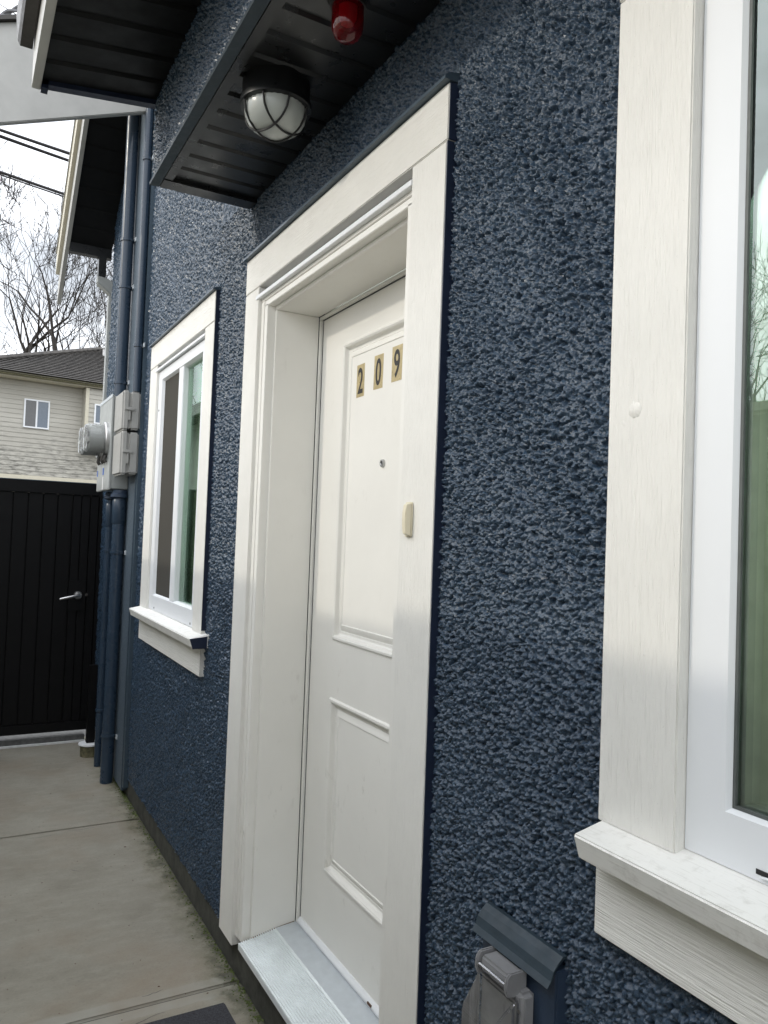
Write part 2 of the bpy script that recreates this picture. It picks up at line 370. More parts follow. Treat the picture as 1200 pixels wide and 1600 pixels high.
# ================================================================== SETTING: ground, walkway, lane
struct(MB().box(-400, 400, -400, 400, -.30, -.12).build('ground', 'soil'))
struct(MB().box(-16.0, -3.02, -9, 30, -.12, -.012).build('lane', 'asphalt'))
walk = struct(empty('walkway'))
JX = [-3.02, -1.36, .156, 1.70, 3.30, 4.9]
for i in range(5):
    a, b = JX[i]+(.004 if i else 0), JX[i+1]-.004
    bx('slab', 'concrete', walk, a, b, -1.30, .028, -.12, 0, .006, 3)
for jx in JX[1:-1]:
    bx('joint_filler', 'found', walk, jx-.02, jx+.02, -1.295, .02, -.11, -.007)

rc = random.Random(3)
for (x, y, ln, ang) in ((-1.33, -.16, .16, -1.5), (-1.31, -.36, .12, -1.6), (.10, -.20, .07, -1.4), (.215, -.22, .18, -1.55), (-.9, -.35, .05, .8)):
    m_ = MB(); p = Vector((x, y)); d = ang; L_ = []; R_ = []
    for k in range(9):
        n_ = Vector((-math.sin(d), math.cos(d))); wv = .0011*math.sin(math.pi*(k+.3)/9.3)+.0002
        L_.append((p.x+n_.x*wv, p.y+n_.y*wv, .0007)); R_.append((p.x-n_.x*wv, p.y-n_.y*wv, .0007))
        d = ang+rc.uniform(-.5, .5); p = p+Vector((math.cos(d), math.sin(d)))*ln/8
    m_.add(L_+R_, [(k, k+1, k+10, k+9) for k in range(8)]).build('crack', 'gutter', walk)
# ================================================================== THE HOUSE
house = tag(empty('house'), 'navy stucco house with white trimmed door, two windows and black soffits', 'house')
st = Stucco()
WY = .020
st.patch(-1.70, -1.47, .10, 3.95, WY, .006); st.patch(-1.47, -.39, .10, .89, WY, .004); st.patch(-1.47, -.39, 2.325, 3.3, WY, .0045); st.patch(-1.47, -.39, 3.3, 3.95, WY, .008)
st.patch(-.39, .02, .10, 2.60, WY, .0030); st.patch(-.39, -.03, 2.60, 3.95, WY, .008)
st.patch(.02, 1.222, 2.32, 2.60, WY, .0026)
st.patch(1.222, 1.71, .10, 2.45, WY, .0016); st.patch(1.222, 1.71, 2.45, 2.60, WY, .003)
st.patch(1.71, 2.4, .10, .87, WY, .0018); st.patch(2.4, 2.75, .10, .87, WY, .005); st.patch(1.71, 3.05, 2.32, 2.60, WY, .008); st.patch(3.03, 4.6, .10, 2.60, WY, .01); st.patch(2.75, 3.05, .10, .87, WY, .008)
st.patch(-2.95, -2.44, .10, 4.6, WY, .009); st.patch(-2.46, -1.70, 3.7, 4.6, WY, .02)
st.patch(-.035, 1.5, 2.556, 2.84, -.32, .003); st.patch(1.5, 4.6, 2.556, 2.84, -.32, .012)
st.build('stucco_wall', house)
# solid body of the wall behind the render coat, with the openings left free
core = MB()
core.box(-2.95, -1.42, .040, .235, .0, 4.6); core.box(-1.42, -.43, .040, .235, 0, .96); core.box(-1.42, -.43, .040, .235, 2.25, 4.6)
core.box(-.43, .14, .040, .235, 0, 4.6); core.box(.14, 1.10, .040, .235, 2.2, 4.6); core.box(.14, 1.10, .040, .235, 0, .12); core.box(1.10, 1.79, .040, .235, 0, 4.6)
core.box(1.79, 2.95, .040, .235, 0, .96); core.box(1.79, 2.95, .040, .235, 2.25, 4.6); core.box(2.95, 4.6, .040, .235, 0, 4.6)
core.build('wall_core', 'navy', house)
bx('foundation', 'found', house, -2.93, 4.6, .028, .034, -.1, .103)
# room interiors behind the glass
rm = MB()
for a, b in ((-1.42, -.43), (1.79, 2.95)):
    rm.box(a-.6, b+.6, 1.9, 1.95, .1, 2.6); rm.box(a-.65, a-.6, .24, 1.95, .1, 2.6); rm.box(b+.6, b+.65, .24, 1.95, .1, 2.6); rm.box(a-.65, b+.65, .24, 1.95, .05, .1); rm.box(a-.65, b+.65, .24, 1.95, 2.6, 2.65)
rm.build('room', 'room', house)

# ---------------------------------------------------------------- windows
def window(x0, x1, i0, i1, sill_x0, sill_x1, apr0, apr1, glass, split, yf, navy_end):
    """x0..x1 casing outside, i0..i1 casing inside; built at its real place"""
    w_ = empty('window', (0, 0, 0), house)
    zt, zh, zs = 2.346, 2.228, 1.030
    bx('head_casing', 'trim_x', w_, x0, x1, .0, .03, zh, zt, .002)
    bx('side_casing', 'trim_z', w_, x0+.001, i0, .0008, .03, zs-.004, zh-.0012, .002)
    bx('side_casing', 'trim_z', w_, i1, x1-.001, .0008, .03, zs-.004, zh-.0012, .002)
    # sill board: sloping top, face undercut towards the bottom
    MB().prism([(-.052, 1.016), (-.040, .980), (.03, .980), (.045, 1.036)], sill_x0, sill_x1).build('sill', 'sill', w_, .003, 3)
    bx('apron', 'trim_x', w_, apr0, apr1, .001, .03, .866, .9795, .002)
    if navy_end:
        MB().prism([(-.0535, 1.0165), (-.041, .979), (.012, .979), (.012, 1.024)], sill_x1+.0005, sill_x1+.003).build('painted_end', 'navydark', w_)
    for a in (x1,):
        bx('painted_edge', 'navydark', w_, a-.0005, a+.002, .002, .03, .99 if not navy_end else 1.04, zt)
        bx('painted_edge', 'navydark', w_, a-.0005, a+.002, .002, .03, .867, .975)
    # metal head flashing
    MB().prism([(-.012, zt+.001), (-.012, zt+.007), (.02, zt+.016), (.02, zt+.032), (.024, zt+.032), (.024, zt+.001)], x0-.004, x1+.004).build('head_flashing', 'flash', w_)
    # slim white drip strip under the head
    bx('drip_strip', 'vinyl', w_, i0-.03, i1+.002, -.002, .028, 2.196, 2.207, .001)
    # vinyl frame
    zb, ztf = zs+.002, 2.192
    fw = .072 if not split else .07
    fr = MB()
    def ring(a, b, c, d, wl, wr, wb, wt, y0, y1, ch=.008, dp=.014):
        """mitred frame with a small inner chamfer"""
        o = [(a, c), (b, c), (b, d), (a, d)]; i = [(a+wl, c+wb), (b-wr, c+wb), (b-wr, d-wt), (a+wl, d-wt)]
        j = [(a+wl+ch, c+wb+ch), (b-wr-ch, c+wb+ch), (b-wr-ch, d-wt-ch), (a+wl+ch, d-wt-ch)]
        vs = [(p[0], y1, p[1]) for p in o]+[(p[0], y0, p[1]) for p in o]+[(p[0], y0, p[1]) for p in i]+[(p[0], y0+dp, p[1]) for p in j]+[(p[0], y1, p[1]) for p in j]
        fs = []
        for k in range(4):
            n = (k+1) % 4
            for s in range(4): fs.append((s*4+k, s*4+n, (s+1)*4+n, (s+1)*4+k))
            fs.append((16+k, 16+n, n, k))
        fr.add(vs, fs)
    if split:
        ms = (i0+i1)/2+.01
        ring(i0+.002, i1-.002, zb, ztf, .07, .055, .068, .045, yf, yf+.07)
        fr.build('frame', 'vinyl', w_, 0)
        fr.v, fr.f = [], []
        bx('meeting_stile', 'vinyl', w_, ms-.040, ms+.040, yf+.003, yf+.05, zb+.066, ztf-.043, .003)
        MB().box(i0+.075, ms-.040, yf+.014, yf+.016, zb+.070, ztf-.047).build('insect_screen', 'screen', w_)
        MB().box(i0+.075, ms-.030, yf+.046, yf+.050, zb+.070, ztf-.047).build('pane', glass, w_)
        MB().box(ms+.035, i1-.06, yf+.026, yf+.030, zb+.070, ztf-.047).build('pane', glass, w_)
        for q in (i0+.12, i1-.07): MB().lathe([(.0001, -.0015), (.005, -.001), (.005, .001)], (q, yf, zb+.012), 'y', 10).build('screw', 'rubber', w_)
        MB().lathe([(.0001, -.0015), (.0055, -.001), (.0055, .001)], (i0+.03, yf, 2.0), 'y', 10).build('screw', 'rubber', w_)
    else:
        ring(i0+.001, i1-.001, zb, ztf, .058, .058, .066, .05, yf, yf+.07, .0045, .007)
        fr.build('frame', 'vinyl', w_, 0)
        MB().box(i0+.064, i1-.064, yf+.0125, yf+.0165, zb+.071, ztf-.056).build('pane', glass, w_)
        g = MB(); gx0, gx1, gz0, gz1 = i0+.0637, i1-.0637, zb+.0707, ztf-.0548
        ya, yb = yf+.0075, yf+.012
        g.box(gx0, gx0+.004, ya, yb, gz0, gz1); g.box(gx1-.004, gx1, ya, yb, gz0, gz1); g.box(gx0+.004, gx1-.004, ya, yb, gz0, gz0+.004)
        g.build('gasket', 'sealgrey', w_)
        s_ = MB(); s_.box(gx0+.004, gx0+.009, yf+.018, yf+.032, gz0, gz1); s_.box(gx0+.009, gx1-.012, yf+.018, yf+.032, gz0, gz0+.006); s_.build('spacer', 'aludark', w_)
        bx('weep_slot', 'rubber', w_, 1.935, 1.965, yf-.0008, yf+.004, zb+.008, zb+.014)
        MB().tube([(1.942, yf-.001, zb+.006), (1.955, yf-.004, zb+.0085), (1.975, yf-.002, zb+.004)], .0018, 6).build('weep_cover', 'vinyl', w_)
    proto = None; n = int((i1-i0-.1)/.080)
    for k in range(n):
        q = MB().box(-.044, .044, 0, .003, 0, 1.10).build('blind_slat', 'blind', w_) if proto is None else link_copy(proto, w_)
        if proto is None: proto = q
        q.location = (i0+.095+k*.080, .082, 1.10); q.rotation_euler = (0, 0, math.radians(3+random.uniform(-1.5, 1.5)))
    return w_
wl = window(-1.489, -.368, -1.337, -.496, -1.490, -.322, -1.487, -.364, 'glassL', True, .012, True)
wl['label'] = 'two-pane sliding window left of the door'
wr = window(1.6964, 3.05, 1.8323, 2.915, 1.703, 3.08, 1.6954, 3.05, 'glassR', False, .020, False)
wr['label'] = 'large near window at the right edge'
# caulk blob on the near casing
MB().lathe([(.0001, -.0030), (.005, -.0028), (.010, -.0014), (.0135, .0003), (.015, .002)], (1.748, .001, 1.612), 'y', 7).build('paint_blob', 'trim_z', wr, smooth=True)

# ---------------------------------------------------------------- door
door = empty('door', (0, 0, 0), house)
bx('head_casing', 'trim_x', door, 0, 1.2385, 0, .03, 2.2255, 2.343, .002)
bx('side_casing', 'trim_z', door, 0, .1315, .0006, .03, .103, 2.2243, .002)
bx('side_casing', 'trim_z', door, 1.1007, 1.2350, .0006, .03, .103, 2.2243, .002)
bx('painted_edge', 'navydark', door, 1.2345, 1.2375, .002, .03, .104, 2.224)
bx('painted_edge', 'navydark', door, 1.238, 1.241, .002, .03, 2.226, 2.342)
MB().prism([(-.014, 2.344), (-.014, 2.351), (.0, 2.360), (.02, 2.364), (.02, 2.385), (.024, 2.385), (.024, 2.344)], -.006, 1.244).build('head_flashing', 'flash', door)
bx('drip_strip', 'vinyl', door, .112, 1.104, -.003, .028, 2.183, 2.196, .001)
# brick mould: two beads, then the step back to the jamb
for s in (0, 1):
    def sx(x): return x if s == 0 else 1.2522-x
    def seg(a, b, y0, y1, nm, mt, z1):
        p, q = sorted((sx(a), sx(b))); bx(nm, mt, door, p, q, y0, y1, .135, z1, .0015)
    seg(.130, .1585, .012, .05, 'brick_mould', 'paint', 2.172); seg(.160, .187, .0135, .05, 'brick_mould', 'paint', 2.158)
    seg(.150, .199, .040, .189, 'jamb', 'paint', 2.1385); seg(.199, .2115, .1905, .21, 'door_stop', 'paint', 2.127)
    p, q = sorted((sx(.2125), sx(.2155))); bx('gasket', 'rubber', door, p, q, .199, .208, .17, 2.125)
bx('brick_mould', 'paint', door, .1315, 1.1007, .012, .05, 2.172, 2.1945, .0015)
bx('brick_mould', 'paint', door, .160, 1.092, .0135, .05, 2.152, 2.1705, .0015)
bx('head_jamb', 'paint', door, .1505, 1.102, .0405, .189, 2.139, 2.20, .0015)
bx('head_stop', 'paint', door, .20, 1.052, .1905, .21, 2.1275, 2.1385, .001)
bx('head_gap_seal', 'rubber', door, .213, 1.04, .197, .204, 2.1255, 2.1275)
# slab with two moulded panels
DX0, DX1, DY = .2155, 1.0365, .200
P = [(.375, 0.877, 1.100, 2.016), (.375, 0.877, .400, .925)]
sm = MB()
xs = [DX0, .375, 0.877, DX1]; zs = [.190, .400, .925, 1.100, 2.016, 2.125]
for i in range(3):
    for k in range(5):
        if i == 1 and k in (1, 3): continue
        sm.add([(xs[i], DY, zs[k]), (xs[i+1], DY, zs[k]), (xs[i+1], DY, zs[k+1]), (xs[i], DY, zs[k+1])], [(0, 1, 2, 3)])
sm.box(DX0, DX1, DY+.012, DY+.044, .19, 2.125)
for a, b, c, d in ((DX0, DX0, .19, 2.125), (DX1, DX1, .19, 2.125)): sm.add([(a, DY, c), (a, DY, d), (a, DY+.02, d), (a, DY+.02, c)], [(0, 1, 2, 3)])
slab = sm.build('slab', 'paint', door)
for (a, b, c, d) in P:
    prof = [(0, 0), (.001, -.0010), (.004, -.0060), (.010, -.0065), (.015, -.0030), (.018, .0090), (.023, .0130), (.029, .0110), (.031, .0125), (.044, .0045), (.050, .0030), (.052, .0055), (.06, .0055)]
    pm = MB(); vs = []; fs = []
    for ins, dy in prof: vs += [(a+ins, DY+dy, c+ins), (b-ins, DY+dy, c+ins), (b-ins, DY+dy, d-ins), (a+ins, DY+dy, d-ins)]
    for i in range(len(prof)-1):
        for k in range(4): n = (k+1) % 4; fs.append((i*4+k, i*4+n, i*4+4+n, i*4+4+k))
    e_ = (len(prof)-1)*4; fs.append((e_, e_+1, e_+2, e_+3))
    pm.add(vs, fs).build('moulded_panel', 'paint', door, smooth=True, angle=28)
# door bottom sweep with a worn brown chip
MB().prism([(DY-.012, .176), (DY-.012, .184), (DY-.004, .193), (DY+.002, .193), (DY+.002, .176)], DX0, DX1).build('sweep', 'vinyl', door, .001)
MB().box(.70, .722, DY-.0132, DY-.010, .181, .187).build('chip', 'brown', door)
# ribbed threshold
prof = []; y0, y1, z0, z1 = .0, .118, .141, .163; nr = 17
for k in range(nr):
    for q, dz in ((0, 0), (.15, .0034), (.55, .0034), (.7, 0)):
        tt = (k+q)/nr; prof.append((y0+(y1-y0)*tt, z0+(z1-z0)*tt+dz))
prof += [(y1+.003, z1+.003), (.19, .172), (.21, .172), (.21, .12), (.0, .125)]
MB().prism(prof[:4*nr+1]+[(y1+.003, .12), (0, .125)], .1995, 1.053).build('threshold', 'alu', door)
MB().prism([(y1+.0035, z1+.003), (.20, .1745), (.20, .121), (y1+.0035, .121)], .1995, 1.053).build('threshold_ramp', 'aludark', door)
bx('sub_sill', 'found', door, .13, 1.10, .030, .20, .0, .1195)
# grimy caulk line where the jamb meets the threshold
MB().tube([(.2005, .042, .1495), (.2005, .075, .1555), (.2008, .11, .1625), (.2005, .15, .1685), (.2008, .185, .1735)], [.0028, .0016, .0022, .0014, .0012], 6).build('caulk_line', 'rustcaulk', door)
MB().tube([(.1885, .0135, .136), (.19, .02, .139), (.1985, .036, .146)], [.003, .002, .003], 6).build('caulk_line', 'rustcaulk', door)
# peephole
MB().lathe([(.0001, -.0035), (.005, -.0042), (.007, -.0065), (.0105, -.006), (.0115, -.003), (.0115, .006)], (.646, DY+.0055, 1.626), 'y', 20).build('peephole', 'chrome', door, smooth=True)
MB().lathe([(.0001, -.0048), (.0045, -.0045), (.0048, -.003)], (.646, DY+.0052, 1.626), 'y', 16).build('peephole_lens', 'rubber', door, smooth=True)
# house number stickers
def digit_mesh(ch):
    cu = bpy.data.curves.new('digit', 'FONT'); cu.body = ch; cu.size = .105; cu.align_x = 'CENTER'; cu.align_y = 'CENTER'; cu.offset = .0015; cu.extrude = .0002; cu.resolution_u = 6
    ob = bpy.data.objects.new('digit_tmp', cu); COL.objects.link(ob)
    bpy.context.view_layer.update()
    me = bpy.data.meshes.new_from_object(ob.evaluated_get(bpy.context.evaluated_depsgraph_get()))
    bpy.data.objects.remove(ob); return me
PY = DY+.0055
for ch, cx, cz, wd, tl in (('2', .4875, 1.884, .049, -.5), ('0', .5985, 1.8915, .054, 1.0), ('9', .704, 1.897, .056, .5)):
    s_ = MB().box(-wd/2, wd/2, -.0006, 0, -.049, .049).build('number_sticker', 'gold', door)
    s_.location = (cx, PY-.0001, cz); s_.rotation_euler = (0, math.radians(tl), 0); s_['label'] = 'gold sticker printed with a black '+ch
    me = digit_mesh(ch); xs_ = [v.co.x for v in me.vertices]; ys_ = [v.co.y for v in me.vertices]
    sw, sh = max(xs_)-min(xs_), max(ys_)-min(ys_); mxx, myy = (max(xs_)+min(xs_))/2, (max(ys_)+min(ys_))/2
    kx = .032/sw; ky = .078/sh
    for v in me.vertices: v.co = ((v.co.x-mxx)*kx, -.0010+v.co.z, (v.co.y-myy)*ky)
    me.materials.clear(); me.materials.append(MT['ink'])
    d_ = bpy.data.objects.new('digit', me); COL.objects.link(d_); d_.parent = door; d_.location = s_.location; d_.rotation_euler = s_.rotation_euler

# ---------------------------------------------------------------- canopy over the door and near eave
can = empty('porch_canopy', (0, 0, 0), house)
CZ = 2.556
MB().prism([(-.329, CZ-.012), (-.329, CZ-.002), (-.310, CZ-.002), (-.300, CZ-.002), (-.300, CZ-.012)], -.040, 4.6).build('edge_trim', 'hoodmetal', can)
bx('end_channel', 'black', can, -.040, .028, -.2995, .016, CZ-.012, CZ+.012, .003)
bx('side_channel', 'black', can, .028, 4.6, -.2995, -.268, CZ-.010, CZ+.012, .003)
bx('end_face', 'navy', can, -.0385, -.030, -.314, .03, CZ+.0125, 2.84)
pp = None; PW = .0965
pan = [(0, 0.0), (.072, 0.0), (.078, .0085), (.0905, .0085), (.0965, 0)]
for k in range(47):
    if pp is None:
        m_ = MB(); poly = [(a, z) for a, z in pan]+[(.0965, .02), (0, .02)]
        m_.prism(poly, -.268, .016, 'y'); pp = m_.build('soffit_panel', 'black', can); q = pp
    else: q = link_copy(pp, can)
    q.location = (.028+k*PW, 0, CZ+.001)
eav = empty('eave', (0, 0, 0), house)
def sloped(name, mat, parent, x0, x1, ya, za, yb, zb, th):
    return MB().prism([(ya, za), (yb, zb), (yb, zb+th), (ya, za+th)], x0, x1).build(name, mat, parent)
pp = None
for k in range(36):
    if pp is None:
        m_ = MB(); w_ = .13
        poly = [(0, .0), (.098, 0), (.106, .010), (.122, .010), (.13, 0), (.13, .02), (0, .02)]
        n_ = len(poly); ya, za, yb, zb = -.664, 2.782, -.318, 2.826
        vs = [(p[0], ya, za+p[1]) for p in poly]+[(p[0], yb, zb+p[1]) for p in poly]
        m_.add(vs, [tuple(range(n_))[::-1], tuple(range(n_, 2*n_))]+[(i, (i+1) % n_, (i+1) % n_+n_, i+n_) for i in range(n_)])
        pp = m_.build('soffit_panel', 'blackmatte', eav); q = pp
    else: q = link_copy(pp, eav)
    q.location = (-.030+k*.13, 0, 0)
sloped('end_channel', 'navydark', eav, -.062, -.030, -.664, 2.768, -.318, 2.810, .04)
bx('fascia', 'white', eav, -.064, 4.6, -.690, -.665, 2.764, 2.93, .002)
bx('end_block', 'navydark', eav, -.066, -.03, -.6645, -.645, 2.758, 2.79)
MB().prism([(-.735, 2.90), (-.728, 2.885), (-.693, 2.885), (-.693, 2.972), (-.697, 2.972), (-.697, 2.89), (-.726, 2.89), (-.738, 2.972), (-.742, 2.972)], -.066, 4.6).build('gutter', 'gutter', eav)
MB().prism([(-.735, 2.90), (-.728, 2.886), (-.694, 2.886), (-.694, 2.971), (-.741, 2.971)], -.0665, -.0645).build('gutter_end_cap', 'gutter', eav)
sloped('roof_deck', 'shingle', eav, -.07, 4.6, -.715, 2.976, .6, 3.50, .03)
# white rake board of the main roof, dying into the wall beside the pipes
MB().prism([(.03, 3.812), (-.95, 3.43), (-.95, 3.97), (.03, 4.36)], -1.995, -1.955).build('rake_board', 'white', house, .004)
MB().prism([(.03, 4.362), (-.95, 3.972), (-.96, 3.99), (.03, 4.39)], -2.03, -1.93).build('rake_flashing', 'gutter', house)
# gable overhang at the far end
gab = empty('gable_overhang', (0, 0, 0), house)
def gz(x): return 3.52+.78*(x+2.9)
pp = None
for k in range(11):
    x0 = -3.10+k*.115
    m_ = MB(); poly = [(x0, gz(x0)), (x0+.095, gz(x0+.095)), (x0+.098, gz(x0+.098)+.01), (x0+.115, gz(x0+.115)+.01), (x0+.115, gz(x0+.115)+.03), (x0, gz(x0)+.03)]
    m_.prism(poly, -.245, .03, 'y').build('soffit_panel', 'blackmatte', gab)
def rake(name, mat, xa, xb, ya, yb, lo, hi):
    MB().prism([(xa, gz(xa)+lo), (xb, gz(xb)+lo), (xb, gz(xb)+hi), (xa, gz(xa)+hi)], ya, yb, 'y').build(name, mat, gab, .002)
rake('barge_board', 'white', -3.50, -1.9, -.272, -.246, -.03, .12)
rake('barge_board', 'creamboard', -3.44, -1.9, -.296, -.262, .121, .245)
rake('drip_edge', 'white', -3.42, -1.9, -.305, -.24, .247, .262)
rake('roof_deck', 'shingle', -3.30, -1.9, -.30, .3, .264, .30)
bx('eave_end', 'black', gab, -3.16, -3.101, -.244, .03, 3.30, 3.40)
# smooth blue backing board and corner strips
bx('backing_board', 'board', house, -2.44, -1.745, .004, .03, .02, 4.2, .003)
bx('corner_strip', 'flash', house, -1.745, -1.722, -.003, .03, .03, 4.2, .002)
bx('corner_strip', 'flash', house, -1.720, -1.690, .001, .03, .05, 4.2, .002)
# downspout at the far corner
dsp = empty('downspout', (0, 0, 0), house)
MB().box(-3.16, -3.09, -.055, -.005, 3.16, 3.30).build('drop_outlet', 'black', dsp)
MB().prism([(-.058, 3.165), (-.058, 3.115), (.02, 3.055), (.055, 3.02), (.072, 3.05), (.072, 3.115), (.02, 3.15)], -3.165, -3.085).build('elbow', 'greybox', dsp, .006)
bx('pipe', 'greybox', dsp, -3.16, -3.09, .022, .068, .05, 3.045, .006)

# ================================================================== THINGS ON THE HOUSE
# bulkhead porch light
pl = tag(empty('porch_light', (.695, -.170, CZ)), 'round black caged ceiling light with frosted glass dome under the canopy', 'light')
c0 = (0, 0, 0)
MB().lathe([(.0001, .004), (.084, .004), (.086, -.010), (.084, -.040), (.090, -.050), (.090, -.062), (.080, -.064), (.0001, -.064)], c0, 'z', 48).build('base', 'black', pl, smooth=True)
MB().lathe([(.078, -.060), (.078, -.074), (.075, -.090), (.066, -.107), (.048, -.120), (.024, -.127), (.0001, -.128)], c0, 'z', 64).build('glass_dome', 'lampglass', pl, smooth=True, angle=80)
def dome(t_):   # radius/height at parameter
    a = t_*math.pi/2; return .0835*math.cos(a), -.064-.070*math.sin(a)
for ang in (25, 115):
    for off in (-.032, .032):
        pts = []
        for k in range(25):
            s = -1+2*k/24; half = math.sqrt(.0835**2-off**2); xx = s*half; rr = min(.0835, math.hypot(xx, off))
            zz = -.064-.070*math.sqrt(max(0, 1-(rr/.0835)**2)); a = math.radians(ang)
            pts.append((xx*math.cos(a)-off*math.sin(a), xx*math.sin(a)+off*math.cos(a), zz))
        MB().tube(pts, .0028, 8).build('cage_wire', 'rubber', pl, smooth=True)
gd = [o for o in pl.children if o.name.startswith('glass_dome')][0]      # moulded flutes in the glass
for i_, v in enumerate(gd.data.vertices):
    if i_ % 2: v.co.x *= .975; v.co.y *= .975
# red beacon
rb = tag(empty('red_beacon', (1.085, -.160, CZ)), 'red glass alarm beacon hanging under the canopy', 'beacon')
MB().lathe([(.0001, .003), (.046, .003), (.046, -.012), (.040, -.018), (.038, -.03), (.0001, -.03)], c0, 'z', 32).build('base', 'rubber', rb, smooth=True)
MB().lathe([(.034, -.030), (.034, -.062), (.0325, -.077), (.027, -.090), (.017, -.098), (.0001, -.1015)], c0, 'z', 40).build('lens', 'red', rb, smooth=True, angle=60)
MB().lathe([(.012, -.030), (.012, -.055), (.009, -.065), (.0001, -.070)], c0, 'z', 20).build('bulb', 'cream', rb, smooth=True)
# doorbell button
db = tag(empty('doorbell', (1.144, 0, 1.459)), 'small cream doorbell button on the right door casing', 'doorbell')
MB().prism([(-.013, -.036), (.011, -.036), (.013, -.031), (.013, .031), (.011, .036), (-.013, .036)], -.004, .0, 'y').build('back_plate', 'cream', db, .001)
MB().prism([(-.0045, -.034), (-.016, -.030), (-.0185, -.012), (-.0185, .014), (-.016, .030), (-.0045, .034)], -.001, .0125, 'x').build('body', 'cream', db, .001)
MB().prism([(-.0045, -.017), (-.0095, -.015), (-.0095, .013), (-.0045, .015)], -.0115, -.003, 'x').build('button', 'cream', db, .0008)
for dz in (-.027, .027): MB().lathe([(.0001, -.0012), (.0018, -.001), (.0018, .001)], (-.008, -.0044, dz), 'y', 8).build('screw', 'rubber', db)
# outlet block + in-use cover
ob = tag(empty('outlet_mount', (1.53, 0, .55)), 'navy mounting block with sloped metal hood below the near window', 'mount block')
bx('block', 'navy', ob, -.088, .098, -.004, .03, -.16, .225, .003)
MB().prism([(.016, .2415), (.010, .2415), (.000, .234), (-.008, .2255), (-.0105, .219), (-.0125, .2135), (-.0195, .2045), (-.022, .2055), (-.0150, .2145), (-.0130, .2195), (-.0102, .2275), (-.001, .238), (.008, .2455), (.016, .2455)], -.094, .098).build('hood', 'hoodmetal', ob)
cv = tag(empty('outlet_cover', (1.53, 0, .55)), 'grey weatherproof outlet box with clear bubble cover on navy block', 'outlet cover')
bx('box', 'coverbox', cv, -.052, .056, -.034, -.005, -.13, .176, .007, 3)
bx('hinge_housing', 'coverbox', cv, -.034, .034, -.047, -.0125, .1765, .199, .004)
for xx in (-.041, .035): MB().prism([(-.030, .165), (-.050, .168), (-.055, .180), (-.053, .196), (-.046, .204), (-.012, .204), (-.012, .1765)], xx, xx+.006).build('hinge_cheek', 'coverbox', cv, .002)
MB().tube([(-.034, -.049, .184), (.034, -.049, .184)], .0045, 10).build('hinge_pin', 'clear', cv, smooth=True)
m_ = MB()
loops = [(-.050, .050, -.130, .166, -.0345), (-.050, .050, -.130, .165, -.042), (-.046, .046, -.126, .158, -.046), (-.040, .040, -.120, .130, -.074), (-.034, .034, -.114, .118, -.082)]
vs = []; fs = []
for a, b, c, d, y in loops: vs += [(a, y, c), (b, y, c), (b, y, d), (a, y, d)]
for i in range(len(loops)-1):
    for k in range(4): n = (k+1) % 4; fs.append((i*4+k, i*4+n, i*4+4+n, i*4+4+k))
e_ = 4*(len(loops)-1); fs.append((e_, e_+1, e_+2, e_+3))
m_.add(vs, fs).build('bubble', 'clear', cv, .010, 4)
bx('socket', 'rubber', cv, -.022, .022, -.0365, -.0345, -.06, .06)
MB().lathe([(.0001, -.0015), (.003, -.001), (.003, .001)], (.051, -.0345, .150), 'y', 10).build('screw', 'chrome', cv)

# meter cabinet with two meters, two telecom boxes
mc = tag(empty('meter_cabinet', (-2.16, 0, 1.635)), 'grey metal electric meter cabinet with two round meters beside the pipes', 'meter cabinet')
bx('cabinet', 'greybox', mc, -.225, .200, -.090, .002, 0, .520, .004)
bx('cover', 'greybox', mc, -.228, .203, -.102, -.0905, -.006, .528, .004)
bx('seam_strip', 'aludark', mc, -.226, .204, -.104, -.1025, .512, .530)
for i, xx in enumerate((.075, -.125)):
    mt_ = empty('meter', (xx, -.102, .285), mc)
    MB().lathe([(.098, 0), (.098, -.016), (.092, -.022), (.088, -.022), (.0001, -.022)], c0, 'y', 36).build('collar', 'chrome', mt_, smooth=True)
    MB().lathe([(.081, -.022), (.081, -.106), (.076, -.115), (.0001, -.117)], c0, 'y', 40).build('glass_cover', 'meterglass', mt_, smooth=True)
    MB().lathe([(.075, -.1155), (.075, -.120), (.067, -.124), (.0001, -.125)], c0, 'y', 36).build('rim', 'meterglass', mt_, smooth=True)
    MB().lathe([(.066, -.022), (.066, -.098), (.0001, -.099)], c0, 'y', 32).build('body', 'greybox', mt_, smooth=True)
    bx('register', 'ink', mt_, -.03, .03, -.1005, -.0995, .005, .03); bx('bar', 'ink', mt_, -.05, .05, -.1005, -.0995, -.03, -.02); bx('face_label', 'paper', mt_, -.04, .04, -.1003, -.0993, -.018, .002)
for k, xx in enumerate((.11, .03, -.1)): MB().tube([(xx, -.112, .190), (xx, -.118, .165), (xx, -.108, .150)], .010, 8).build('lock_ring', 'gutter', mc, smooth=True)
bx('label', 'tape', mc, -.01, .02, -.1042, -.1022, .085, .125); bx('label', 'tape', mc, -.215, -.19, -.1042, -.1022, .085, .12); bx('label', 'paper', mc, -.01, .015, -.1042, -.1022, .0, .075)
MB().lathe([(.045, 0), (.045, .002), (.041, .002), (.041, .0006), (.030, .0006), (.030, .002), (.026, .002), (.026, .0006), (.0001, .0006)], (.2001, -.045, .055), 'x', 30).build('knockout', 'greybox', mc, smooth=True)
def telecom(z0, h, lab, dy):
    t_ = tag(empty('utility_box', (-1.815, 0, z0)), lab, 'utility box', 'utility boxes on the wall')
    bx('body', 'beigebox', t_, -.115, .115, -.052, .002, 0, h, .010, 3)
    bx('lid', 'beigebox', t_, -.118, .118, -.092, -.053, -.004, h+.004, .010, 3)
    bx('latch', 'beigebox', t_, .116, .126, -.082, -.032, h*.50, h*.50+.016, .002)
    bx('latch_tab', 'beigebox', t_, .116, .124, -.062, -.050, h*.24, h*.48, .002)
    return t_
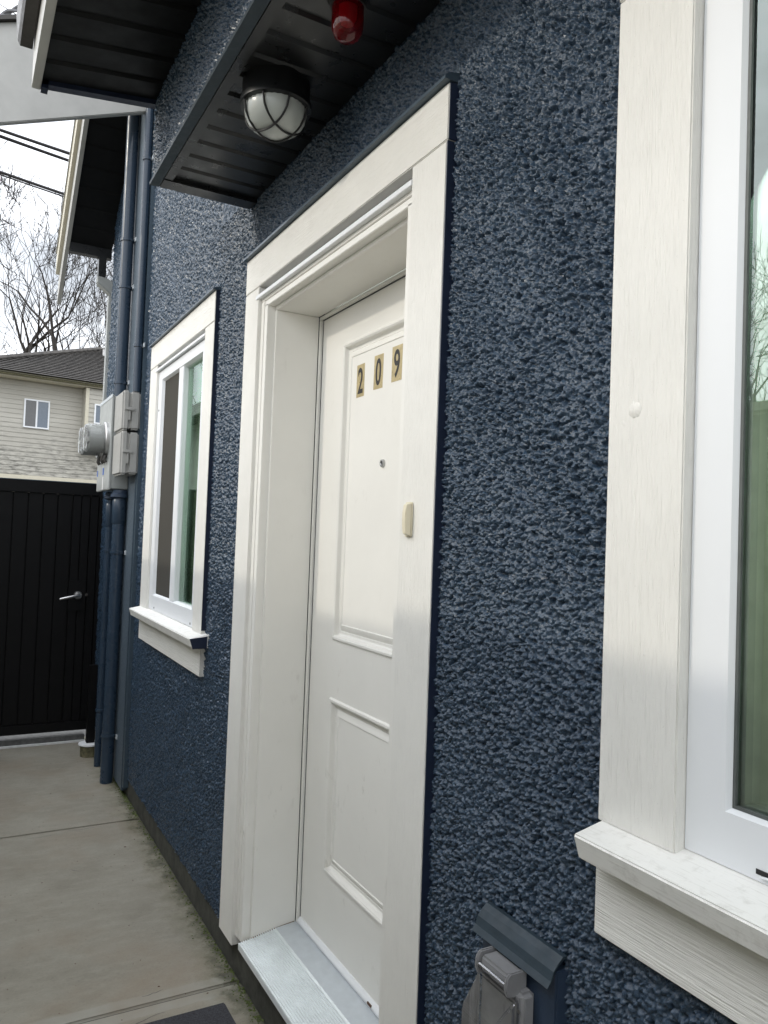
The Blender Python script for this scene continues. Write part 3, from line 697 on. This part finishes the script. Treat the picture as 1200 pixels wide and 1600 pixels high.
telecom(1.942, .205, 'beige plastic utility box, upper of two beside the meters', 0); telecom(1.705, .225, 'beige plastic utility box, lower of two beside the meters', 0)
# pipes
def pipe(lab, x, y, rad, z0, z1, brackets, bells=(), pre=None):
    p_ = tag(empty('conduit_pipe', (x, y, z0)), lab, 'pipe', 'navy conduit pipes on the wall')
    MB().tube([(0, 0, 0), (0, 0, z1-z0)], rad, 28).build('tube', 'pipe', p_, smooth=True)
    for zb_ in brackets:
        b_ = MB(); b_.lathe([(rad+.001, -.008), (rad+.005, -.007), (rad+.005, .007), (rad+.001, .008)], (0, 0, zb_-z0), 'z', 28)
        b_.build('strap', 'pipe', p_, smooth=True)
        bx('strap_lug', 'aludark', p_, rad, rad+.028, .0-y-.004+.002, -y+.004, zb_-z0-.012, zb_-z0+.012, .001)
    for za, zc in bells: MB().lathe([(rad+.0005, za-z0), (rad+.0045, za-z0+.006), (rad+.0045, zc-z0-.012), (rad+.0005, zc-z0)], (0, 0, 0), 'z', 28).build('coupling', 'pipe', p_, smooth=True)
    return p_
pipe('thick navy conduit pipe rising from the meter cabinet to the roof', -2.13, -.035, .034, 2.168, 3.98, (2.26, 2.82, 3.10))
pipe('thin navy conduit pipe rising from the upper utility box', -1.725, -.019, .021, 2.150, 4.1, (2.40, 3.42))
pipe('thick navy conduit pipe running from the meter cabinet into the concrete', -1.985, -.034, .034, -.02, 1.63, (.26, 1.28), ((1.44, 1.575),))
pipe('thin navy conduit pipe below the meter cabinet, behind the thick one', -2.31, -.030, .022, -.02, 1.63, (.33, 1.28), ((1.42, 1.56),))
for k, (x, y, r_) in enumerate(((-1.985, -.034, .042), (-2.31, -.030, .03))):
    g_ = MB(); g_.lathe([(r_, 1.585), (r_+.008, 1.59), (r_+.008, 1.605), (r_, 1.61), (r_, 1.6285)], (x, y, 0), 'z', 12)
    tag(g_.build('conduit_fitting', 'navy', None, smooth=True), ('thick' if k == 0 else 'thin')+' dark lock ring where the '+('thick' if k == 0 else 'thin')+' pipe meets the meter cabinet', 'pipe fitting')

# ================================================================== GATE
gate = tag(empty('gate', (-2.93, -.6, 0)), 'black vertical slat metal gate closing the walkway', 'gate')
GY0, GY1 = -.70, .432
bx('top_rail', 'blackgate', gate, -.02, .024, GY0, .60, 1.625, 1.703, .003)
bx('back_panel', 'blackgate', gate, -.019, -.0125, GY0, .4330, .136, 1.6245); bx('back_panel', 'blackgate', gate, -.019, -.0125, .4335, .60, .136, 1.6245)
bx('bottom_rail', 'blackgate', gate, -.02, .024, GY0, .60, .075, .135, .003)
bx('top_cap', 'flash', gate, -.024, .026, GY0, .60, 1.7035, 1.708)
pp = None
ys = [GY1-.0885*(k+1) for k in range(12)]
for y_ in ys:
    if pp is None: pp = bx('slat', 'blackgate', gate, -.012, .012, .0025, .086, .1355, 1.6245, .004, 2); q = pp
    else: q = link_copy(pp, gate)
    q.location = (0, y_, 0)
for k, y_ in enumerate((.436, .490, .545)): 
    q = link_copy(pp, gate); q.location = (0, y_, 0); q.scale = (1, .60, 1)
bx('jamb_post', 'blackgate', gate, -.03, .03, .60, .66, .0, 1.70, .003)
hd = empty('handle', (.024, .492, .963), gate)
bx('lock_plate', 'blackgate', gate, .0125, .024, .432, .540, .86, 1.06, .002)
MB().lathe([(.0001, .014), (.022, .012), (.027, .004), (.027, 0)], c0, 'x', 28).build('rose', 'chrome', hd, smooth=True)
MB().tube([(.01, 0, 0), (.045, -.002, 0), (.052, -.02, -.002), (.050, -.07, -.012), (.046, -.115, -.022)], [.010, .011, .010, .0095, .007], 12).build('lever', 'chrome', hd, smooth=True)
MB().lathe([(.0001, .004), (.010, .003), (.010, 0)], (.024, .545, .965), 'x', 14).build('bolt', 'gutter', gate, smooth=True)
gs = tag(empty('gate_sill', (-2.93, -.6, 0)), 'weathered grey timber sill with a pale strip painted as a sunlight line under the black gate', 'sill')
bx('beam', 'asphalt', gs, -.05, .03, -.70, .575, .001, .045, .004); bx('sunlight_strip', 'pale_sunline_vent', gs, .0305, .05, -.70, .575, .001, .012)  # the pale strip is a line of sunlight on the ground, put into its colour
pf = tag(empty('gate_post', (-2.55, -.045, 0)), 'short black post on a white round collar beside the pipes', 'post')
MB().lathe([(.052, 0), (.054, .06), (.050, .066)], c0, 'z', 24).build('footing', 'mosspot', pf, smooth=True)
MB().lathe([(.0001, .0665), (.060, .0665), (.066, .072), (.064, .080), (.0001, .082)], c0, 'z', 28).build('collar', 'vinyl', pf, smooth=True)
bx('post', 'blackgate', pf, -.022, .022, -.022, .026, .0825, .56, .003)
# door mat
dm = tag(empty('door_mat', (.62, -.30, 0)), 'charcoal door mat lying on the walkway', 'door mat')
m_ = MB().box(-.365, .365, -.245, .245, .001, .010); m_.build('pad', 'mat', dm, .004)

# ================================================================== BEHIND: neighbour's house, trees, cables
nb = tag(empty('neighbour_house', (-19.0, 1.302, 0)), 'cream sided house with dark shingle hip roof beyond the gate', 'house')
nb.rotation_euler = (0, 0, math.radians(90+8))      # local x runs along the facade, local -y faces the viewer
def clap(x0, x1, z0, z1, y, step=.118):
    m_ = MB(); n = int((z1-z0)/step)
    for k in range(n+1):
        a = z0+k*step; b = min(z1, a+step)
        if b-a < .02: break
        m_.add([(x0, y-.019, a), (x1, y-.019, a), (x1, y-.006, b), (x0, y-.006, b), (x0, y+.01, a), (x1, y+.01, a)], [(0, 1, 2, 3), (4, 5, 1, 0)])
    return m_
o = clap(-1.9, 7.5, 2.66, 5.04, 0).build('siding', 'siding', nb); o['kind'] = 'stuff'
bx('wall', 'siding', nb, -1.9, 7.5, .012, 7.8, -.1, 5.2)
bx('trim_band', 'creamboard', nb, -1.92, 7.5, -.03, .01, 2.55, 2.655)
for xx in (-1.0, 1.0, 3.0): bx('lower_post', 'creamboard', nb, xx-.06, xx+.06, -.02, .01, 0, 2.55)
bx('fascia', 'creamboard', nb, -2.3, 8.0, -.40, -.36, 5.05, 5.14); bx('soffit', 'creamboard', nb, -2.3, 8.0, -.36, .01, 5.05, 5.07); bx('gutter', 'mosspot', nb, -2.35, 8.0, -.49, -.405, 5.075, 5.15, .01)
# bay at the right
bay = empty('bay', (0, 0, 0), nb)
bx('wall', 'siding', bay, .60, 3.4, -.33, -.0205, 3.44, 5.03); o = clap(.62, 3.38, 3.46, 5.02, -.335).build('siding', 'siding', bay); o['kind'] = 'stuff'
bx('corner_board', 'creamboard', bay, .585, .67, -.37, -.32, 3.40, 5.03); bx('base', 'creamboard', bay, .58, 3.42, -.36, -.022, 3.39, 3.439)
def farwin(x0, x1, z0, z1, y, par, two):
    w_ = empty('window', (0, 0, 0), par); t_ = .035
    fr = MB(); fr.box(x0-t_, x0, y-.05, y+.01, z0-t_, z1+t_); fr.box(x1, x1+t_, y-.05, y+.01, z0-t_, z1+t_); fr.box(x0, x1, y-.05, y+.01, z1, z1+t_); fr.box(x0, x1, y-.05, y+.01, z0-t_, z0)
    if two: mmx = (x0+x1)/2; fr.box(mmx-.02, mmx+.02, y-.048, y+.01, z0, z1)
    if par is not nb: bpy.data.objects.remove(w_); w_ = par       # the bay is a part already, so its pane hangs on it directly
    fr.build('frame', 'vinyl', w_)
    if two: bx('pane', 'darkpane', w_, x0, mmx-.02, y-.035, y-.03, z0, z1); bx('pane', 'bluepane', w_, mmx+.02, x1, y-.035, y-.03, z0, z1)
    else: bx('pane', 'bluepane', w_, x0, x1, y-.035, y-.03, z0, z1)
farwin(-.785, -.245, 3.90, 4.56, 0, nb, True)
farwin(.85, 1.40, 4.15, 4.60, -.335, bay, False)
# shingled hip roof, courses as overlapping strips
PIT = .42; m_ = MB(); X0, X1, Y0 = -2.35, 8.1, -.52; Z0 = 5.15; D = 5.2; nc = 28
for k in range(nc):
    a = D*k/nc; b = D*(k+1)/nc
    xa0, xb0 = X0+a, X0+b; xa1, xb1 = X1-a, X1-b
    za, zb = Z0+PIT*a, Z0+PIT*b
    m_.add([(xa0, Y0+a, za+.034), (xa1, Y0+a, za+.034), (xb1, Y0+b, zb+.005), (xb0, Y0+b, zb+.005)], [(0, 1, 2, 3)])
    m_.add([(xa0, Y0+a, za-.03), (xa1, Y0+a, za-.03), (xb1, Y0+b, zb-.03), (xb0, Y0+b, zb-.03)], [(0, 1, 2, 3)])
    m_.add([(xa0, Y0+a, za+.034), (xb0, Y0+b, zb+.005), (xb0, Y0+10.4-b, zb+.005), (xa0, Y0+10.4-a, za+.034)], [(0, 1, 2, 3)])
rf = m_.build('roof', 'shingle', nb); rf['kind'] = 'stuff'
cap = MB(); cap.tube([(X0-.02, Y0-.02, Z0+.05), (X0+D, Y0+D, Z0+PIT*D+.05)], .07, 6); cap.build('hip_cap', 'shingle', nb)
MB().lathe([(.05, 0), (.05, .28), (.09, .29), (.09, .33), (.0001, .36)], (2.05, 3.2, 6.65), 'z', 14).build('roof_vent', 'pale_sunline_vent', nb, smooth=True)

def tree_mesh(seed, height, levels=6, spread=.62, twig=.012):
    rnd = random.Random(seed); tr = MB(); cr = MB()
    def perp(d):
        a = d.cross(Vector((rnd.uniform(-1, 1), rnd.uniform(-1, 1), rnd.uniform(-1, 1)))); return a.normalized()
    def grow(p, d, length, rad, lev):
        n = 4 if lev < 2 else 3; pts = [p]; rads = [rad]
        for i in range(n):
            d = (d+perp(d)*rnd.uniform(.05, .24)+Vector((0, 0, .07))).normalized()
            p = p+d*length/n; pts.append(p); rads.append(max(twig*.6, rad*(1-.42*(i+1)/n)))
        (tr if lev < 1 else cr).tube(pts, rads, 8 if lev < 2 else (5 if lev < 3 else 3), caps=False)
        if lev >= levels: return
        k = rnd.choice((2, 3)) if lev else 4
        if lev >= levels-1: k = 4
        elif lev >= levels-2: k = 3
        for j in range(k):
            idx = len(pts)-1 if j < 2 else rnd.randint(1, len(pts)-1)
            ang = rnd.uniform(.3, spread)+(.1 if j else 0)
            nd_ = (d*math.cos(ang)+perp(d)*math.sin(ang)).normalized()
            grow(pts[idx], nd_, length*rnd.uniform(.62, .84), max(twig, rads[idx]*rnd.uniform(.58, .76)), lev+1)
    grow(Vector((0, 0, 0)), Vector((rnd.uniform(-.06, .06), rnd.uniform(-.06, .06), 1)).normalized(), height*.27, height*.023, 0)
    return tr, cr
def tree(seed, loc, height, lab, rz=0, group='bare trees', levels=6, twig=.012):
    t_ = tag(empty('bare_tree', loc), lab, 'tree', group); t_.rotation_euler = (0, 0, rz)
    a, b = tree_mesh(seed, height, levels, twig=twig); a.build('trunk', 'bark', t_, smooth=True); b.build('crown', 'bark', t_, smooth=True)
    return t_
def copy_tree(src, loc, rz, sc, lab):
    c = src.copy(); COL.objects.link(c); c.location = loc; c.rotation_euler = (0, 0, rz); c.scale = (sc,)*3; c['label'] = lab
    for ch in src.children: q = ch.copy(); COL.objects.link(q); q.parent = c
    return c
t1 = tree(5, (-34, 2.3, 0), 21, 'bare tree with a forked trunk rising right behind the house roof', 0.4)
t2 = tree(12, (-30, -1.6, 0), 19, 'bare tree at the left edge of the picture', 1.2)
copy_tree(t2, (-42, .6, 0), 2.6, 1.2, 'thin bare tree farther back, between the two nearer trees')
copy_tree(t1, (-40, 5.2, 0), 3.8, 1.0, 'bare tree mostly hidden behind the gutter downpipe')
# trees on the other side, seen mirrored in the glass
copy_tree(t1, (-9.5, -15, 0), .9, .48, 'bare tree beyond the board fence, mirrored in the near window')
copy_tree(t2, (-13.0, -14, 0), 2.2, .50, 'second bare tree beyond the board fence, mirrored in the near window')
copy_tree(t2, (-6.9, -11.6, 0), 3.4, .43, 'bare tree nearest to the board fence, mirrored in the near window')
copy_tree(t1, (-8.6, -13.6, 0), 5.3, .47, 'slender bare tree beyond the board fence, mirrored low in the near window')
copy_tree(t1, (-33, -7.6, 0), 4.5, .62, 'bare tree mirrored in the sliding window')
def cable(lab, pts, rad, mat='cable'):
    n = 24; P0, P1 = Vector(pts[0]), Vector(pts[1]); q = []
    for i in range(n+1):
        t_ = i/n; p = P0.lerp(P1, t_); p.z -= .06*4*t_*(1-t_); q.append(p)
    return tag(MB().tube(q, rad, 6).build('overhead_cable', mat, None, smooth=True), lab, 'cable', 'overhead cables')
def ext(a, b, k0, k1):
    a, b = Vector(a), Vector(b); return (a+(b-a)*k0, a+(b-a)*k1)
cable('thick black overhead cable, topmost of the pair left of the barge board', ext((-9, -.587, 6.78), (-9, .22, 6.70), -4, 3.5), .022)
cable('black overhead cable, second of the upper pair left of the barge board', ext((-9, -.583, 6.70), (-9, .225, 6.60), -4, 3.5), .018)
cable('thin black overhead cable hanging just under the upper pair', ext((-9, -.3, 6.645), (-9, .225, 6.585), -6, 5), .007)
cable('black overhead cable of the lower pair left of the barge board', ext((-9, -.56, 6.21), (-9, .206, 6.11), -4, 3.5), .020)
cable('thin black overhead cable under the lower pair', ext((-9, -.1, 6.115), (-9, .206, 6.075), -8, 6), .010)
cable('thin grey overhead wire at the very top left', ext((-9, -.668, 8.482), (-9, -.284, 8.36), -6, 8), .006, 'greycable')
cable('thin grey overhead wire above the white rake board', ext((-9, -.70, 8.36), (-9, -.327, 8.252), -6, 8), .006, 'greycable')
tw = tag(empty('overhead_cable', (-9, -.658, 8.265)), 'twisted grey service cable at the top left corner', 'cable', 'overhead cables')
for s_i in (0, 1):
    pts = []
    for k in range(160):
        t_ = -4+8*k/159; a = k*.42+s_i*math.pi
        pts.append((.022*math.sin(a), .363*t_, .33*t_-.02*t_*t_+.022*math.cos(a)))
    MB().tube(pts, .022, 6).build('strand', 'greycable', tw, smooth=True)

# ================================================================== OUT OF FRAME: board fence and garage (they shade the wall and show in the glass)
fen = tag(empty('board_fence', (0, -1.34, 0)), 'weathered wooden board fence along the walkway, mirrored in the windows', 'fence')
pp = None
for k in range(62):
    if pp is None: pp = bx('board', 'wood', fen, 0, .136, -.01, .01, .02, 1.86, .003); q = pp
    else: q = link_copy(pp, fen)
    q.location = (-3.0+k*.140, 0, random.uniform(-.006, .006))
bx('rail', 'wood', fen, -3.0, 5.7, -.05, -.011, .35, .44); bx('rail', 'wood', fen, -3.0, 5.7, -.05, -.011, 1.45, 1.54); bx('cap_rail', 'wood', fen, -3.0, 5.7, -.04, .03, 1.867, 1.895)
gar = tag(empty('garage', (-10.5, -5.2, 0)), 'grey sided garage mirrored in the sliding window', 'garage')
bx('wall', 'greysiding', gar, -6, 3.0, -2.4, 2.2, -.1, 3.5); MB().prism([(-2.8, 3.45), (2.6, 3.45), (-.1, 4.7)], -6.3, 3.3).build('roof', 'shingle', gar); bx('fascia', 'white', gar, -6.3, 3.32, 2.61, 2.64, 3.40, 3.58)

# ================================================================== SMALL DETAIL: moss and grit at the foot of the wall
m_ = MB()
for k in range(1500):
    x = random.uniform(-2.7, 1.2); d = abs(random.gauss(0, .018)); y = .024-d
    if -1.4 < x < -.2 and random.random() < .6: continue
    s = random.uniform(.0015, .005)*(1.3 if d < .02 else .8)
    a = random.uniform(0, 6.28); c, q = math.cos(a)*s, math.sin(a)*s
    m_.add([(x+c, y+q, 0), (x-q, y+c, 0), (x-c, y-q, 0), (x+q, y-c, 0), (x, y, s*random.uniform(.5, 1.2))], [(0, 1, 4), (1, 2, 4), (2, 3, 4), (3, 0, 4)])
tag(m_.build('moss', 'moss'), 'moss and grit along the foot of the wall', 'moss', kind='stuff')
m_ = MB()
for k in range(160):
    x = random.uniform(-2.6, .6); y = random.uniform(-.8, 0); s = random.uniform(.0008, .0022)
    if random.random() < .06: s *= 2
    a = random.uniform(0, 6.28); c, q = math.cos(a)*s*1.6, math.sin(a)*s*1.6
    m_.add([(x+c, y+q, .0005), (x-q*.6, y+c*.6, .0005), (x-c, y-q, .0005), (x+q*.6, y-c*.6, .0005), (x, y, s)], [(0, 1, 4), (1, 2, 4), (2, 3, 4), (3, 0, 4)])
tag(m_.build('debris', 'brown'), 'small dark leaf bits scattered on the concrete walkway', 'debris', kind='stuff')
